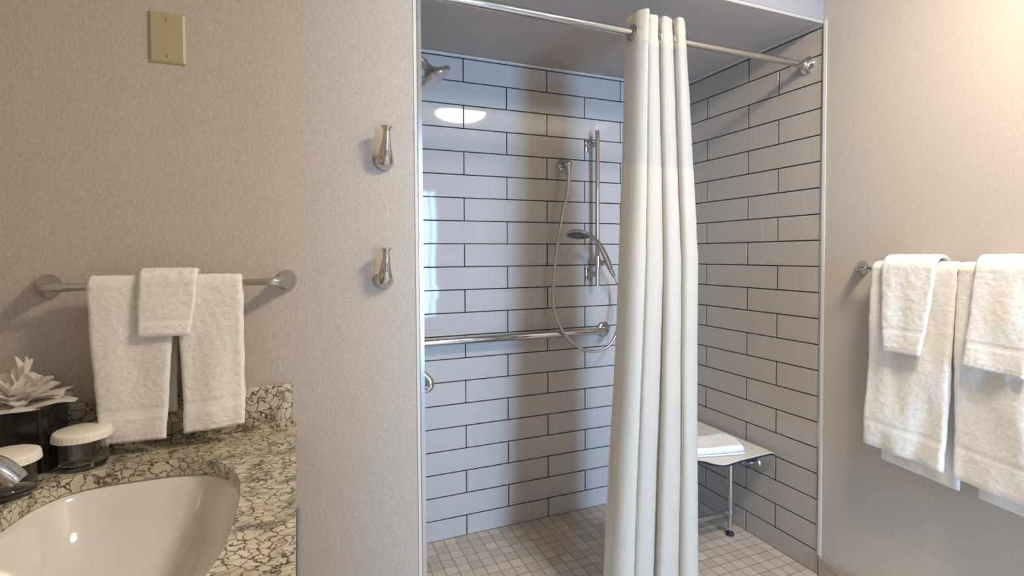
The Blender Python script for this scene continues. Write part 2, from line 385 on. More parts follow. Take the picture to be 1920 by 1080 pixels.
# ------------------------------------------------------------ towels
def sm(a, b, x):
    x = max(0, min(1, (x-a)/(b-a))); return x*x*(3-2*x)
def towel(name, label, cat, wall, dbar, zbar, R, tk, top, frontb, backb, zf, zb, band=None, hem=.012, group=None, seed=0, wob=.004, band_h=.022, flare=.0, slant=0., res=.0038, dband=.0014, drop=0.):
    """wall 'x': hangs on the partition (a = X, depth = -Y); wall 'y': hangs on the right wall (a = -Y, depth = -X)"""
    def W3(a, d, z): return Vector((a, YP-d, z)) if wall == 'x' else Vector((-d, -a, z))
    Lf = zbar-zf; Lb = zbar-zb; arc = PI*R; tot = Lf+arc+Lb
    nv = max(40, int(tot/res)); nu = max(16, int(abs(top[1]-top[0])/res))
    def center(v):
        s = v*tot
        if s < Lf:
            q = 1-s/Lf    # 1 at the bottom of the front
            return (dbar+R+flare*q, zf+s, 1, 0, 'f', s, q)
        if s < Lf+arc:
            a = (s-Lf)/R; return (dbar+R*math.cos(a), zbar+R*math.sin(a), math.cos(a), math.sin(a), 't', 1, 0)
        q = (s-Lf-arc)/Lb
        return (dbar-R, zbar-(s-Lf-arc), -1, 0, 'b', tot-s, q)
    bm = bmesh.new(); outer = []; inner = []; bandflags = []
    for i in range(nv+1):
        v = i/nv; d, z, nd, nz, side, sd, q = center(v)
        e = frontb if side != 'b' else backb
        qq = q**1.1
        a0 = top[0]+(e[0]-top[0])*qq; a1 = top[1]+(e[1]-top[1])*qq
        ro, ri = [], []; 
        endr = math.sqrt(max(0, 1-(1-min(1, min(v, 1-v)*tot/(tk*.8)))**2))
        inb = band and side in 'fb' and band < sd < band+band_h
        bandflags.append(1 if (inb or (side in 'fb' and sd < hem)) else 0)
        for k in range(nu+1):
            u = k/nu; a = a0+(a1-a0)*u
            er = math.sqrt(max(0, 1-(1-min(1, min(u, 1-u)*abs(a1-a0)/(tk*1.1)))**2))
            nn = noise.noise(Vector((a*260, z*260, seed+ (0 if side == 'f' else 9))))*.00075+noise.noise(Vector((a*90, z*90, seed*3.1)))*.0011
            low = noise.noise(Vector((a*16+seed, z*5, seed*1.7)))*wob*(.3+.7*min(1, q*2.0)) if side != 't' else 0
            thick = tk*(.30+.70*er)*(.4+.6*endr)
            dep = 0
            if inb: dep = -dband*min(1, min(sd-band, band+band_h-sd)/.003)
            elif side in 'fb' and sd < hem: dep = -.0012+.0005*math.sin(a*1500)
            amp = 0 if dep else 1
            off = thick+nn*amp+dep
            zz = z+(slant*(u-.5)+drop*math.sin(u*PI))*q if side != 't' else z
            aw = a+noise.noise(Vector((z*22, seed*2.3, u*2)))*.0022+noise.noise(Vector((z*240, seed, u*9)))*.0008
            dd = d+low*(1 if side == 'f' else .3)
            if side == 'b': dd = max(dd, off+.004)
            ro.append(bm.verts.new(W3(aw, dd+nd*off, zz+nz*off)))
            ri.append(bm.verts.new(W3(aw, dd-nd*thick*.5, zz-nz*thick*.5)))
        outer.append(ro); inner.append(ri)
    for i in range(nv):
        for k in range(nu):
            fo = bm.faces.new((outer[i][k], outer[i][k+1], outer[i+1][k+1], outer[i+1][k]))
            fi = bm.faces.new((inner[i][k], inner[i+1][k], inner[i+1][k+1], inner[i][k+1]))
            fo.material_index = 1 if (bandflags[i] and bandflags[i+1]) else 0
    for i in range(nv):
        bm.faces.new((outer[i][0], outer[i+1][0], inner[i+1][0], inner[i][0]))
        bm.faces.new((outer[i][nu], inner[i][nu], inner[i+1][nu], outer[i+1][nu]))
    for k in range(nu):
        bm.faces.new((outer[0][k], inner[0][k], inner[0][k+1], outer[0][k+1]))
        bm.faces.new((outer[nv][k], outer[nv][k+1], inner[nv][k+1], inner[nv][k]))
    o_ = obj(name, fixn(bm), [TERRY, BAND], angle=180)
    return tag(o_, label, cat, group)
LG = 'hand towels on the bar over the vanity'
towel('hand_towel', 'wider white hand towel at the left end of the bar over the vanity', 'towel', 'x', .066, 1.203, .0125, .0085, (-2.268, -2.113), (-2.250, -2.133), (-2.262, -2.120), .875, .92,
      band=.050, group=LG, seed=1, wob=.010, flare=.016, slant=.0, hem=.013)
towel('hand_towel', 'narrower white hand towel at the right end of the bar over the vanity', 'towel', 'x', .066, 1.203, .0125, .0085, (-2.110, -1.984), (-2.101, -1.983), (-2.100, -1.985), .883, .93,
      band=.046, group=LG, seed=2, wob=.010, flare=.014, slant=.006, hem=.013)
towel('washcloth', 'small white washcloth folded over the two hand towels above the vanity', 'towel', 'x', .066, 1.205, .0275, .0062, (-2.177, -2.070), (-2.180, -2.084), (-2.176, -2.072), 1.094, 1.10,
      band=.026, seed=3, wob=.006, flare=.010, band_h=.013, hem=.006)
RG = 'bath towels on the right wall'
towel('bath_towel', 'long white bath towel at the shower end of the right wall bar', 'towel', 'y', .066, 1.205, .017, .0125, (1.062, 1.307), (1.052, 1.288), (1.080, 1.304), .612, .556,
      band=.075, band_h=.020, group=RG, seed=4, wob=.013, flare=.014, slant=-.016, hem=.016, res=.0045)
towel('bath_towel', 'long white bath towel cut off by the right edge of the photo', 'towel', 'y', .066, 1.205, .017, .0125, (1.306, 1.555), (1.308, 1.560), (1.350, 1.55), .590, .540,
      band=.085, band_h=.020, group=RG, seed=5, wob=.013, flare=.014, slant=-.014, hem=.016, res=.0045)
HG = 'hand towels draped over the bath towels'
towel('hand_towel', 'narrow white hand towel draped over the bath towel nearest the shower', 'towel', 'y', .066, 1.209, .0395, .0078, (1.106, 1.262), (1.122, 1.233), (1.12, 1.25), .945, .96,
      band=.062, group=HG, seed=6, wob=.008, flare=.014, band_h=.018, hem=.012)
towel('hand_towel', 'white hand towel draped over the bath towel at the right edge of the photo', 'towel', 'y', .066, 1.209, .0395, .0078, (1.358, 1.515), (1.342, 1.478), (1.36, 1.50), .935, .95,
      band=.058, group=HG, seed=7, wob=.008, flare=.016, band_h=.018, slant=-.012, hem=.012)

# ------------------------------------------------------------ vanity
ZC = .846; CXR = -1.877; CXL = -2.460; CYF = -1.70
HC = (-2.145, -1.262); HA, HB, HN = .177, .285, 4.0
def sup(a, b, n, th):
    c, s = math.cos(th), math.sin(th); n = max(2.0, n-1.25) if c > 0 else n; k = (abs(c/a)**n+abs(s/b)**n)**(-1/n); return k*c, k*s
NS = 160
def outer_pt(th):
    c, s = math.cos(th), math.sin(th); best = 1e9
    if c > 1e-9: best = min(best, (CXR-HC[0])/c)
    if c < -1e-9: best = min(best, (CXL-HC[0])/c)
    if s > 1e-9: best = min(best, (YP-.0-HC[1])/s)
    if s < -1e-9: best = min(best, (CYF-HC[1])/s)
    return HC[0]+best*c, HC[1]+best*s
angs = sorted([2*PI*i/NS for i in range(NS)]+[math.atan2(y-HC[1], x-HC[0]) % (2*PI) for x in (CXL, CXR) for y in (YP, CYF)])
t = thing('countertop', 'cream and brown veined stone vanity top with an oblong sink cutout', 'countertop', (-2.168, YP, .82))
bm = bmesh.new(); rings = []
for kind in ('ob', 'ot', 'it0', 'it', 'ib'):
    ring = []
    for th in angs:
        if kind[0] == 'o':
            x, y = outer_pt(th); z = ZC if kind == 'ot' else ZC-.03
        else:
            x, y = sup(HA+(.0015 if kind == 'it0' else 0), HB+(.0015 if kind == 'it0' else 0), HN, th); x += HC[0]; y += HC[1]
            z = {'it0': ZC, 'it': ZC-.0015, 'ib': ZC-.03}[kind]
        ring.append(bm.verts.new((x, y, z)))
    rings.append(ring)
n = len(angs)
for a, b in zip(rings, rings[1:]+[rings[0]]):
    for k in range(n): bm.faces.new((a[k], a[(k+1) % n], b[(k+1) % n], b[k]))
obj('slab', fixn(bm), STONE, t, angle=30)
obj('backsplash', cubebm(-2.460, -1.884, YP-.020, YP-.0002, ZC+.0002, .948, bev=.0012), STONE, t)
obj('side_splash', cubebm(-2.4615, -2.4415, CYF, YP-.0205, ZC+.0002, .948, bev=.0012), STONE, t)
# sink
t = thing('sink', 'white undermount washbasin set beneath the stone vanity top', 'sink', (HC[0], HC[1], .66))
bm = bmesh.new(); rings = []
prof = [(1.10, 0), (1.025, 0), (1.010, -.003), (.992, -.012), (.955, -.032), (.915, -.055), (.865, -.080), (.79, -.102), (.68, -.118), (.50, -.130), (.3, -.138), (.12, -.142), (.085, -.143)]
def ringat(s, z, ex):
    return [bm.verts.new((HC[0]+sup(HA*s, HB*s, ex, 2*PI*k/96)[0], HC[1]+sup(HA*s, HB*s, ex, 2*PI*k/96)[1], ZC-.0305+z)) for k in range(96)]
for s, z in prof: rings.append(ringat(s, z, max(2.0, HN-max(0, .9-s)*3.0)))
low = [(.085, -.158), (.45, -.154), (.72, -.140), (.88, -.120), (.98, -.088), (1.03, -.05), (1.06, -.012), (1.10, -.012)]
for s, z in low: rings.append(ringat(s, z, max(2.0, HN-max(0, .9-s)*3.0)))
for a, b in zip(rings, rings[1:]+[rings[0]]):
    for k in range(96): bm.faces.new((a[k], a[(k+1) % 96], b[(k+1) % 96], b[k]))
obj('basin', fixn(bm), PORC, t, angle=60)
bm = lathe(bmesh.new(), [(0, .0), (.014, .0), (.016, .002), (.0215, .002), (.0225, 0), (.0225, -.01), (0, -.01)], (HC[0], HC[1], ZC-.0305-.1425)); obj('drain', fixn(bm), CHROME, t)
bm = lathe(bmesh.new(), [(0, .001), (.0095, .001)], (0, 0, 0), seg=28)
for v in bm.verts: v.co = Vector((-1.9795+v.co.z, -1.352+v.co.x*1.5, ZC-.0305-.012+v.co.y*.5))
# overflow slot follows the inner wall
bm2 = bmesh.new(); sl = []
for k in range(28):
    a = 2*PI*k/28; yy = -1.338+.015*math.cos(a); zz = -.022+.0065*math.sin(a)
    s = .992+(.955-.992)*((-.012-zz)/.020); dy = (yy-HC[1])/(HB*s); dx = HA*s*max(0, 1-abs(dy)**2.75)**(1/2.75)
    sl.append(bm2.verts.new((HC[0]+dx-.0012, yy, ZC-.0305+zz)))
bm2.faces.new(sl); r_ = bmesh.ops.solidify(bm2, geom=bm2.faces[:], thickness=.0006); bm.free()
obj('overflow_slot', fixn(bm2), RUBBER, t)
# cabinet
t = thing('vanity_cabinet', 'dark vanity cabinet under the stone top with a steel bar pull', 'cabinet', (-2.17, -1.26, 0))
bm = bmesh.new(); X0, X1, Y0, Y1 = -2.455, -1.915, -1.69, YP-.003
for a in ((X0, X1, Y0, Y0+.018, .0, .8155), (X0, X1, Y1-.018, Y1, .0, .8155), (X0, X0+.012, Y0+.018, Y1-.018, 0, .8155), (X0+.012, X1, Y0+.018, Y1-.018, .08, .10), (X1-.02, X1, Y0+.018, Y1-.018, .79, .8155)):
    box(bm, *a)
obj('body', bm, CABW, t, smooth=False)
for y0, y1 in ((Y0+.002, (Y0+Y1)/2-.001), ((Y0+Y1)/2+.001, Y1-.002)):
    d = obj('door', cubebm(X1+.0005, X1+.0185, y0, y1, .09, .813, bev=.0015), CABW, t)
    ym = (y0+y1)/2
    hb = bmesh.new()
    ys, ye = (-1.62, -1.34) if ym < -1.26 else (-1.20, -.92)
    if ym > -1.26: continue
    ys, ye = -1.44, -1.155
    box(hb, X1+.034, X1+.0445, ys, ye, .779, .786, bev=.002); box(hb, X1+.0185, X1+.036, ys+.03, ys+.038, .778, .786); box(hb, X1+.0185, X1+.036, ye-.038, ye-.03, .778, .786)
    obj('handle', hb, NICKEL, d)
# faucet
t = thing('faucet', 'chrome sink faucet with an arched spout at the left edge of the photo', 'faucet', (-2.385, -1.26, ZC))
bm = lathe(bmesh.new(), [(0, .0), (.029, 0), (.030, .004), (.027, .009), (.022, .012), (0, .012)], (-2.385, -1.26, ZC+.0005)); obj('base', fixn(bm), CHROME, t)
bm = tube([(-2.385, -1.26, ZC+.008), (-2.384, -1.26, .90), (-2.375, -1.26, .95), (-2.345, -1.26, .980), (-2.305, -1.26, .984), (-2.268, -1.26, .969), (-2.248, -1.26, .951), (-2.241, -1.26, .943)],
          [(.019, .021), (.018, .020), (.0175, .021), (.016, .021), (.0145, .0205), (.013, .020), (.0115, .0185), (.0095, .0165)], seg=32, up=(1, 0, 0))
obj('spout', fixn(bm), CHROME, t)
bm = tube([(-2.385, -1.26, .965), (-2.386, -1.26, .99), (-2.392, -1.26, 1.005)], [.014, .013, .010], seg=24); sweep(bm, [(-2.39, -1.26, 1.003), (-2.40, -1.29, 1.010), (-2.405, -1.33, 1.018)], [.007, .006, .005], seg=16)
obj('handle', fixn(bm), CHROME, t)

# glass jars
def jar(x, y, label):
    t = thing('glass_jar', label, 'jar', (x, y, ZC+.0004), 'lidded glass jars behind the sink'); z = ZC+.0006
    R_ = .0415
    bm = lathe(bmesh.new(), [(0, 0), (.036, 0), (.0395, .002), (R_, .006), (R_, .058), (R_-.0035, .058), (R_-.0038, .012), (R_-.008, .0085), (0, .0075)], (x, y, z), seg=64)
    obj('jar_body', fixn(bm), GLASS, t)
    bm = bmesh.new()                      # pressed ribs of the foot
    for k in range(48):
        a = 2*PI*k/48; sweep(bm, [(x+math.cos(a)*.014, y+math.sin(a)*.014, z+.0092), (x+math.cos(a)*.034, y+math.sin(a)*.034, z+.0105)], .0011, seg=6, n=1)
    obj('ribbed_foot', fixn(bm), GLASS, t)
    bm = bmesh.new(); seg = 144; rings = []
    for r, h, fl in ((0, .0, 0), (.042, .0, 0), (.0465, -.0022, 0), (.0475, -.006, .3), (.0485, -.017, 1), (.0478, -.0172, 1), (.0468, -.006, .3), (.0455, -.0032, 0), (0, -.0012, 0)):
        z2 = z+.0745+h
        if r == 0: rings.append([bm.verts.new((x, y, z2))])
        else: rings.append([bm.verts.new((x+(r+fl*.00035*(1 if k % 4 < 2 else -1))*math.cos(2*PI*k/seg), y+(r+fl*.00035*(1 if k % 4 < 2 else -1))*math.sin(2*PI*k/seg), z2)) for k in range(seg)])
    for a, b in zip(rings, rings[1:]):
        for k in range(seg):
            q = list(dict.fromkeys([a[k % len(a)], a[(k+1) % seg % len(a)], b[(k+1) % seg % len(b)], b[k % len(b)]]))
            if len(q) > 2: bm.faces.new(q)
    obj('lid', fixn(bm), LID, t, angle=50)
jar(-2.270, -.934, 'glass jar with white fluted lid beside the hanging hand towel')
jar(-2.346, -1.040, 'glass jar with white fluted lid directly behind the faucet spout')

# tissue box and tissue
tx0, tx1, ty0, ty1, tz1 = -2.4405, -2.320, -.958, -.838, .972
t = thing('tissue_box', 'glossy black tissue box cover in the corner behind the jars', 'tissue box', ((tx0+tx1)/2, (ty0+ty1)/2, ZC))
bm = bmesh.new()
box(bm, tx0, tx1, ty0, ty1, ZC+.0006, tz1)
vert = [e for e in bm.edges if abs(e.verts[0].co.z-e.verts[1].co.z) > .05]
bmesh.ops.bevel(bm, geom=vert, offset=.012, segments=5, affect='EDGES')
top = [e for e in bm.edges if e.verts[0].co.z > tz1-1e-4 and e.verts[1].co.z > tz1-1e-4]
bmesh.ops.bevel(bm, geom=top, offset=.004, segments=3, affect='EDGES')
obj('cover', bm, BLACKP, t, angle=50)
bm = bmesh.new(); CXT, CYT = (tx0+tx1)/2, (ty0+ty1)/2
lathe(bm, [(.030, .0002), (.0315, .0018), (.033, .0002)], (CXT, CYT, tz1), seg=40); obj('slot_rim', fixn(bm), BLACKP, t)
bm = bmesh.new(); rr = random.Random(11)
# each entry: azimuth, length, rise, half width angle
leaves = [(-10, .090, .010, 70), (-70, .085, .008, 75), (-140, .075, .008, 70), (30, .080, .020, 60), (110, .050, .040, 70), (180, .060, .040, 70), (-30, .070, .028, 80), (-95, .058, .030, 80), (18, .052, .046, 75), (60, .024, .088, 80), (-60, .036, .045, 85), (-5, .066, .036, 62), (-50, .058, .040, 60), (-110, .062, .022, 70), (150, .045, .050, 60), (-20, .044, .056, 55), (40, .050, .050, 50), (-85, .040, .048, 60), (12, .078, .026, 40), (100, .03, .07, 55)]
for li, (az, ln_, rise, hw_) in enumerate(leaves):
    az = math.radians(az); hwr = math.radians(hw_); NU, NV = 14, 16; grid = []
    for j in range(NV+1):
        v = j/NV; row = []
        for i in range(NU+1):
            u = i/NU*2-1
            L = ln_*(1-.50*abs(u)**1.0)*(1+.18*noise.noise(Vector((u*4, li*4.1, 0))))
            th = az+u*hwr*(.35+.65*v); r = L*v*(1.0 if v < .8 else 1)
            z = rise*(v**.75)-(.010 if rise < .03 else 0)*v*v+.008*noise.noise(Vector((u*2.4+li*7, v*2.2, li)))*v+.006*math.cos(u*3.1+li)*v+.010*(abs(math.sin(u*3.3+li*1.3))-.5)*v
            z = max(z, .0022+.0006*li if v < .9 else .0015)
            row.append(bm.verts.new((CXT+.004*math.cos(az)+r*math.cos(th), CYT+r*math.sin(th), tz1-.002+z+(.0 if v > 0 else -.01))))
        grid.append(row)
    for j in range(NV):
        for i in range(NU): bm.faces.new((grid[j][i], grid[j][i+1], grid[j+1][i+1], grid[j+1][i]))
for v in bm.verts:
    v.co.y = min(v.co.y, YP-.024); v.co.x = max(v.co.x, -2.437)
tag(obj('tissue', bm, TISS, angle=30), 'crumpled white tissues pulled up out of the black box', 'tissue')

# ------------------------------------------------------------ shower rod and curtain
RY, RZ = -.749, 1.998
t = thing('shower_rod', 'straight polished curtain rod spanning the shower opening', 'curtain rod', (-.77, RY, RZ))
obj('rod', tube([(XL+.007, RY, RZ), (-.004, RY, RZ)], .0127, seg=28, n=1), CHROME, t)
for x, s in ((0, -1), (XL+.006, 1)):
    bm = lathe(bmesh.new(), [(0, 0), (.033, 0), (.034, .003), (.031, .008), (.022, .013), (.018, .018), (.0165, .034), (.0145, .036), (.0127, .036)], (x+s*.0012, RY, RZ), (s, 0, 0))
    obj('rod_flange', fixn(bm), CHROME, t)

CN = 3.72
def cpt(s, z):
    q = (2.06-z)/2.0
    xl = -.826-.060*q-.036*sm(.1, 1, q)*q; xr = -.622+.060*min(1, q*2.4)
    k = s*CN; fold = int(k+.5)
    low_ = min(1, q*1.5)
    front = .052 if k < 1 else .024 if k < 2 else .030 if k < 3 else .040
    A = front*(1-low_)+(.048 if k < 1 else .036 if k < 2 else .046 if k < 3 else .040)*low_
    B = .036
    ph = 2*PI*k
    wv = math.cos(ph); wv = math.copysign(abs(wv)**.75, wv)
    dy = (A if wv < 0 else B)*wv+.005*math.sin(z*3.1+k*1.3)*q
    x = xl+(xr-xl)*(s+.014*math.sin(z*2.3+s*9)*min(1, q*2))
    lam = (xr-xl)/CN
    x += -.23*lam*math.sin(ph)+(.02*lam)*math.sin(2*ph)
    x += .70*dy*sm(.10, .30, s)
    return Vector((x, RY+dy, z))
def csheet(z0, z1, nz, mat, name, parent, th=.0012, push=0):
    bm = bmesh.new(); NU = 260; g_ = []
    for j in range(nz+1):
        z = z0+(z1-z0)*j/nz; row = []
        for i in range(NU+1):
            s = i/NU; p_ = cpt(s, z); q2 = cpt(min(1, s+.002), z)-cpt(max(0, s-.002), z); nrm = Vector((q2.y, -q2.x, 0)).normalized()
            rp = .0028*math.sin(s*CN*2*PI*2.6+1.7*math.sin(z*1.1)+2*noise.noise(Vector((s*5, z*.8, 3))))*(.5+.5*noise.noise(Vector((s*9, z*.7, 11))))
            wr = rp+noise.noise(Vector((s*30, z*3, 2)))*.0014+noise.noise(Vector((s*12, z*14, 5)))*.0012+noise.noise(Vector((s*26+z*20, z*34, 8)))*.0035*sm(1.93, 2.0, z)
            row.append(bm.verts.new(p_+nrm*(push+wr)))
        g_.append(row)
    for j in range(nz):
        for i in range(NU): bm.faces.new((g_[j][i], g_[j][i+1], g_[j+1][i+1], g_[j+1][i]))
    bmesh.ops.solidify(bm, geom=bm.faces[:], thickness=th)
    return obj(name, bm, mat, parent, angle=70)
t = thing('shower_curtain', 'cream shower curtain bunched in pleats on the rod with a sheer upper panel', 'shower curtain', (-.73, RY, .04))
csheet(1.955, 2.058, 14, HEADF, 'header_band', t, th=.0022, push=.0010)
csheet(1.553, 1.957, 26, SHEER, 'sheer_panel', t, th=.0008)
csheet(.045, 1.556, 70, BODYF, 'curtain_cloth', t, th=.0016, push=.0010)
# grommets where the rod pierces the pleats
for k in range(int(CN*2)):
    s = (k+.5)/(CN*2); p_ = cpt(s, RZ); q2 = cpt(s+.004, RZ)-cpt(s-.004, RZ)
    ax = Vector((q2.y, -q2.x, 0)).normalized()
    bm = lathe(bmesh.new(), [(.0175, -.0025), (.0265, -.0025), (.027, 0), (.0265, .0025), (.0175, .0025), (.0165, 0), (.0175, -.0025)], (p_.x, RY, RZ-.002), ax, seg=32)
    obj('grommet', fixn(bm), NICKEL, t)

# ------------------------------------------------------------ slide bar, hand shower, hose, elbow
SX = -.534; SYB = -.058
t = thing('slide_bar', 'vertical chrome slide bar mounted on the back shower tiles', 'slide bar', (SX, 0, 1.48))
bm = tube([(SX, SYB, 1.108), (SX, SYB, 1.852)], .0105, seg=28, n=1); obj('bar', bm, CHROME, t)
for z in (1.789, 1.165):
    bm = bmesh.new()
    box(bm, SX-.045+.012, SX+.004, -.007, -.0013, z-.030, z+.030, bev=.0022)
    bm3 = tube([(SX-.020, -.006, z), (SX-.016, -.028, z), (SX-.003, -.045, z), (SX, SYB, z)], [(.019, .011), (.013, .010), (.013, .010), (.017, .011)], seg=24)
    obj('bracket', bm, CHROME, t); obj('bracket_arm', fixn(bm3), CHROME, t)
bm = tube([(SX, SYB, 1.203), (SX, SYB, 1.247)], .0165, seg=28, n=1); sweep(bm, [(SX, SYB, 1.226), (SX+.016, SYB-.014, 1.224), (SX+.026, SYB-.026, 1.220)], [.010, .010, .011], seg=20)
lathe(bm, [(0, .012), (.010, .012), (.011, .01), (.011, 0), (0, 0)], (SX+.015, SYB+.006, 1.212), (1, .2, -.3), seg=24)
hold = obj('holder', fixn(bm), CHROME, t)
# hand shower: handle rises from the holder, head tilted to the left
HB0 = Vector((-.490, -.098, 1.200)); HC0 = Vector((-.690, -.150, 1.352))
t = thing('hand_shower', 'chrome hand shower resting in the slide bar holder', 'hand shower', HB0)
bm = tube([(-.484, -.096, 1.186), (-.492, -.098, 1.205), (-.520, -.106, 1.252), (-.556, -.117, 1.300), (-.596, -.128, 1.334), (-.630, -.138, 1.349)],
          [.0105, .0135, .0140, .0125, .0125, (.013, .022)], seg=28, up=(0, 0, 1)); obj('handle', fixn(bm), CHROME, t)
axh = Vector((-.20, -.20, -1)).normalized()
bm = lathe(bmesh.new(), [(0, -.016), (.020, -.0155), (.040, -.012), (.052, -.005), (.0555, .001), (.0545, .006), (.050, .008)], HC0, axh, seg=48); obj('spray_head', fixn(bm), CHROME, t)
SPR = newmat('grey_spray_face', (.22, .22, .23), .3, .5)
bm = lathe(bmesh.new(), [(0, .0095), (.014, .0095), (.016, .0075), (.030, .0078), (.032, .0095), (.040, .0092), (.050, .0078)], HC0, axh, seg=48)
face = obj('spray_face', fixn(bm), SPR, t)
bm = bmesh.new(); u_ = axh.orthogonal().normalized(); v_ = axh.cross(u_)
for rad_, cnt in ((.007, 6), (.023, 14), (.036, 24), (.045, 30)):
    for k in range(cnt):
        a = 2*PI*k/cnt; lathe(bm, [(.0014, 0), (.0011, .0018), (0, .0018)], HC0+(u_*math.cos(a)+v_*math.sin(a))*rad_+axh*.0085, axh, seg=8)
obj('nozzles', fixn(bm), RUBBER, face)
# wall elbow
EX, EZ = -.690, 1.684
t = thing('hose_outlet', 'round chrome hose outlet elbow on the back shower tiles', 'wall elbow', (EX, 0, EZ))
bm = lathe(bmesh.new(), [(0, 0), (.031, 0), (.0315, .004), (.028, .010), (.019, .014), (.0155, .020), (.0155, .038)], (EX, -.0013, EZ), (0, -1, 0)); obj('flange', fixn(bm), CHROME, t)
bm = lathe(bmesh.new(), [(.0215*math.sin(a), -.0215*math.cos(a)) for a in [i*PI/12 for i in range(13)]], (EX, -.052, EZ), (0, -1, 0), seg=32); obj('elbow', fixn(bm), CHROME, t)
bm = lathe(bmesh.new(), [(.012, 0), (.0135, -.016), (.014, -.020), (.014, -.032), (.0125, -.036), (0, -.036)], (EX, -.056, EZ-.012), seg=32); obj('outlet_collar', fixn(bm), CHROME, t)
# hose
HOSE = newmat('steel_hose', (.55, .53, .50), .25, 1)
pts = [(-.690, -.056, 1.636), (-.692, -.058, 1.60), (-.700, -.058, 1.53), (-.714, -.055, 1.478), (-.737, -.052, 1.353), (-.757, -.05, 1.229), (-.768, -.05, 1.106), (-.769, -.052, 1.019), (-.752, -.068, .943),
       (-.712, -.088, .873), (-.650, -.100, .822), (-.575, -.105, .802), (-.505, -.105, .82), (-.458, -.10, .873), (-.436, -.098, .964), (-.425, -.096, 1.06), (-.442, -.095, 1.12), (-.470, -.095, 1.165), (-.484, -.096, 1.188)]
path = catmull(pts, 60)
bm = bmesh.new(); cum = 0; last = path[0]; rads = []
for c in path:
    cum += (c-last).length; last = c; rads.append(0.0068+.0002*math.sin(cum*2*PI/.0052))
sweep(bm, [tuple(c) for c in path], [(r, r) for r in rads], seg=14, n=1, up=(0, 1, 0))
th_ = thing('shower_hose', 'flexible metal hose looping from the wall elbow to the hand shower', 'hose', (-.69, -.056, 1.636))
obj('hose', fixn(bm), HOSE, th_)
bm = lathe(bmesh.new(), [(0, 0), (.0095, 0), (.0105, -.004), (.0092, -.034), (.0075, -.040), (0, -.040)], (-.690, -.0565, 1.6355), (-.03, 0, 1), seg=28); obj('hose_nut', fixn(bm), CHROME, th_)
d_ = (Vector(pts[-1])-Vector(pts[-2])).normalized()
bm = lathe(bmesh.new(), [(0, 0), (.0095, 0), (.0105, -.004), (.0088, -.034), (.0075, -.040), (0, -.040)], Vector(pts[-1])+d_*.001, d_, seg=28); obj('hose_nut', fixn(bm), CHROME, th_)

# grab bar on the back wall
GZ, GYB = .888, -.052
t = thing('grab_bar', 'horizontal polished grab bar on the back shower wall', 'grab bar', (-.95, 0, GZ))
bm = tube([(-.467, -.004, GZ), (-.467, -.022, GZ), (-.471, -.040, GZ), (-.485, GYB+.001, GZ), (-.51, GYB, GZ)], .0159, seg=28, n=8); sweep(bm, [(-.51, GYB, GZ), (-1.49, GYB, GZ+.002)], .0159, seg=28, n=1)
sweep(bm, [(-1.49, GYB, GZ+.002), (-1.505, GYB+.003, GZ+.002), (-1.516, -.035, GZ+.002), (-1.518, -.004, GZ+.002)], .0159, seg=28)
obj('rail', fixn(bm), CHROME, t)
for x in (-.467, -1.518):
    bm = lathe(bmesh.new(), [(0, 0), (.037, 0), (.038, .003), (.036, .008), (.028, .0125), (.0175, .0135), (.0165, .012)], (x, -.0013, GZ), (0, -1, 0)); obj('flange', fixn(bm), CHROME, t)

# fixed shower head and mixer on the left shower wall
t = thing('overhead_shower', 'fixed chrome shower head poking past the wall edge at top left of the shower', 'shower head', (XL, -.37, 2.0))
hc = Vector((-1.402, -.375, 1.890)); ah = Vector((.58, -.08, -.81)).normalized()
bm = tube([(XL+.0065, -.375, 1.985), (-1.52, -.375, 1.985), (-1.475, -.375, 1.972), (-1.445, -.375, 1.950)], .0095, seg=24); obj('arm', fixn(bm), CHROME, t)
bm = lathe(bmesh.new(), [(0, 0), (.03, 0), (.03, .004), (.02, .011), (.0095, .012)], (XL+.0066, -.375, 1.985), (1, 0, 0)); obj('arm_flange', fixn(bm), CHROME, t)
bm = lathe(bmesh.new(), [(0, -.078), (.013, -.076), (.016, -.066), (.014, -.056), (.017, -.044), (.030, -.028), (.054, -.016), (.066, -.010), (.068, -.004), (.067, .002), (.063, .004)], hc, ah); obj('head', fixn(bm), CHROME, t)
bm = lathe(bmesh.new(), [(0, .0045), (.063, .0045), (.0635, .0038)], hc, ah); obj('spray_face', fixn(bm), NICKEL, t)
t = thing('shower_mixer', 'chrome shower valve with a looped lever at the left edge of the shower', 'shower valve', (XL, -.40, .83))
bm = lathe(bmesh.new(), [(0, 0), (.075, 0), (.077, .003), (.070, .007), (.03, .010), (.027, .012), (.026, .050), (.022, .056), (0, .058)], (XL+.0065, -.40, .835), (1, 0, 0)); obj('escutcheon', fixn(bm), CHROME, t)
bm = tube([(-1.500, -.40, .865), (-1.475, -.40, .852), (-1.452, -.402, .829), (-1.440, -.403, .808), (-1.447, -.403, .790), (-1.475, -.402, .783), (-1.502, -.40, .786)], [(.009, .012), (.009, .012), (.010, .013), (.0125, .015), (.0115, .015), (.010, .013), (.010, .013)], seg=24, up=(0, 1, 0)); obj('lever', fixn(bm), CHROME, t)

